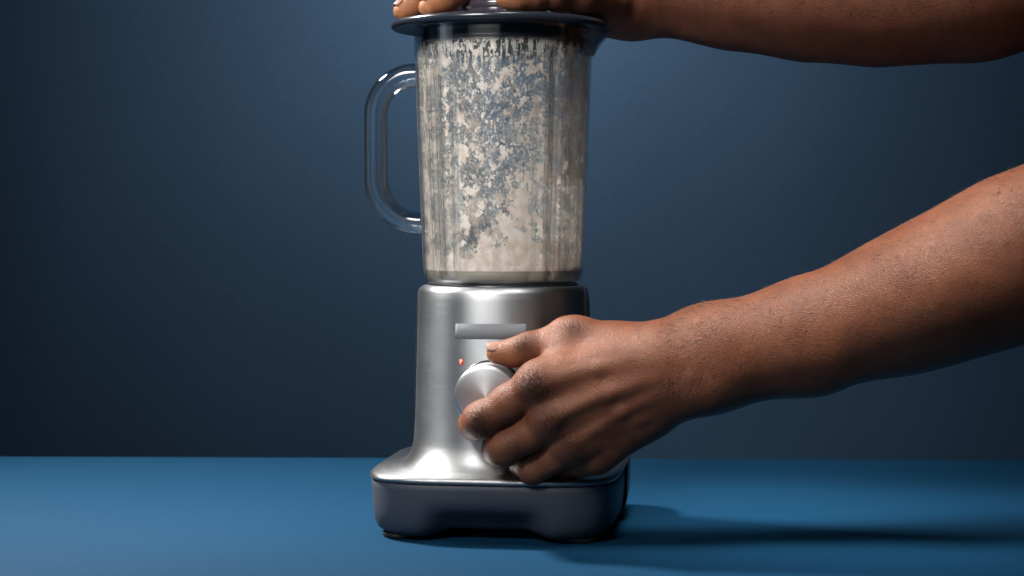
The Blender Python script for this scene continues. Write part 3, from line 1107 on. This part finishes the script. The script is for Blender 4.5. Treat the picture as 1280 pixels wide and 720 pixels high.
kn = blob([(skin_at(663, 488), 0.0125, 1.0), (skin_at(676, 506), 0.0085, 0.6), (skin_at(690, 525), 0.011, 0.7), (skin_at(712, 556), 0.010, 0.55),
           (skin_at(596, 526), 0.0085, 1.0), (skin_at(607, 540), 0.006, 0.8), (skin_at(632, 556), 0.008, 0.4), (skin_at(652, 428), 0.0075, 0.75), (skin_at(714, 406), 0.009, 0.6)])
tp = blob([(at(614, 446, -0.085), 0.011, 0.7), (at(640, 448, -0.088), 0.012, 0.5), (at(578, 532, -0.10), 0.009, 0.35),
           (at(536, 9, -0.04), 0.022, 1.0), (at(504, 14, -0.004), 0.022, 1.0), (at(560, -2, -0.04), 0.02, 0.7), (at(524, 0, -0.0), 0.02, 0.7), (at(633, -2, -0.08), 0.014, 0.9), (at(652, 0, -0.08), 0.014, 0.7), (at(524, 8, 0.046), 0.015, 1.0), (at(570, 8, 0.072), 0.015, 1.0)])
nrm = np.zeros(len(verts) * 3)
me.vertices.foreach_get('normal', nrm)
nrm = nrm.reshape(-1, 3)
pl = np.zeros(len(verts))
isr = np.arange(len(verts)) >= len(vl)
pl[isr] = np.clip(-nrm[isr, 2], 0, 1) * (verts[isr, 0] < 0.11)
di = np.array([math.cos(R(35)), 0, math.sin(R(35))])
al = verts @ di
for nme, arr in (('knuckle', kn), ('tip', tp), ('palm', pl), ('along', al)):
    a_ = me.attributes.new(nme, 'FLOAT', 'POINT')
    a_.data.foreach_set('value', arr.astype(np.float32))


# fingernails
def nail(center, along, normal, ln, wd):
    along = Vector(along).normalized()
    normal = Vector(normal)
    normal = (normal - along * normal.dot(along)).normalized()
    side = along.cross(normal)
    rows = []
    for i in range(9):
        t = i / 8
        row = []
        ww = wd * (1 - 0.25 * max(0, (abs(t - 0.5) - 0.2) / 0.3) ** 2)
        for j in range(9):
            s_ = j / 4 - 1
            p = Vector(center) + along * (t - 0.5) * ln + side * s_ * ww / 2 - normal * (wd * 0.28 * s_ * s_ + 0.0006 * (2 * t - 1) ** 2)
            row.append(tuple(p))
        rows.append(row)
    V_, F_ = rings(rows, closed=False)
    o = obj('fingernail', V_, F_, M_nail, person)
    md_ = o.modifiers.new('thickness', 'SOLIDIFY')
    md_.thickness = 0.0006
    md_.offset = 0
    return o


def nail_on(tip, back, want, ln, wd):
    """nail on the skin near the end of a finger: tip and back are points on its axis, want the side it faces"""
    tip, back = Vector(tip), Vector(back)
    ax_ = (tip - back).normalized()
    up = Vector(want).normalized()
    up = (up - ax_ * up.dot(ax_)).normalized()
    c0 = tip - ax_ * 0.001
    d = verts - np.array(c0)
    t = d @ np.array(up)
    r2 = np.linalg.norm(d - t[:, None] * np.array(up)[None, :], axis=1)
    ok = np.where((r2 < 0.0022) & (t > 0) & (t < 0.02))[0]
    if not len(ok):
        return
    q = ok[np.argmax(t[ok])]
    c1 = c0 + up * float(t[q]) + up * 0.0004
    n_ = Vector(nrm[q]) * 0.5 + up * 0.5
    nail(c1, ax_, n_, ln, wd)


nail_on(at(619, 442, -0.081), at(645, 440.5, -0.082), (-0.05, -0.45, 1), 0.0125, 0.0112)
nail_on(at(634, -3.5, -0.070), at(662, -5, -0.062), (-0.1, -0.45, 0.9), 0.0125, 0.0112)
nail_on(at(538, 8, -0.034), at(556, -3, -0.027), (-0.5, -0.2, 1), 0.0110, 0.0100)
nail_on(at(506, 13, 0.004), at(522, 0, 0.009), (-0.5, -0.1, 1), 0.0110, 0.0100)
nail_on(at(526, 7, 0.046), at(542, -9, 0.050), (-0.5, -0.1, 1), 0.0105, 0.0095)
nail_on(at(572, 7, 0.072), at(586, -7, 0.076), (-0.5, -0.1, 1), 0.0090, 0.0080)

# arm hair
hv, hf = [], []
sel = np.where((verts[:, 0] > 0.10) & (verts[:, 0] < 0.50))[0]
pick = rng.choice(sel, 7500, replace=False)
for i in pick:
    p = Vector(verts[i])
    n_ = Vector(nrm[i])
    if n_.z < -0.25:
        continue
    t = Vector((-1, 0, -0.5)) if i < len(vl) else Vector((-1, 0, 0.1))
    t = (t - n_ * t.dot(n_)).normalized()
    t = (t + Vector(rng.normal(0, 0.28, 3)) - n_ * 0).normalized()
    ln = rng.uniform(0.003, 0.0065)
    b_ = t.cross(n_).normalized()
    w_ = rng.uniform(0.000035, 0.00006)
    q0 = len(hv)
    m_ = p + t * ln * 0.5 + n_ * ln * 0.22
    e_ = p + t * ln + n_ * ln * 0.28
    hv += [p + b_ * w_ - n_ * 0.0003, p - b_ * w_ - n_ * 0.0003, p + n_ * w_ * 1.6, m_ + b_ * w_ * .8, m_ - b_ * w_ * .8, m_ + n_ * w_ * 1.4, e_]
    hf += [(q0, q0 + 1, q0 + 4, q0 + 3), (q0 + 1, q0 + 2, q0 + 5, q0 + 4), (q0 + 2, q0, q0 + 3, q0 + 5), (q0 + 3, q0 + 4, q0 + 6), (q0 + 4, q0 + 5, q0 + 6), (q0 + 5, q0 + 3, q0 + 6)]
hair = obj('arm_hair', hv, hf, M_hair, person)
tag(hair, kind='stuff')
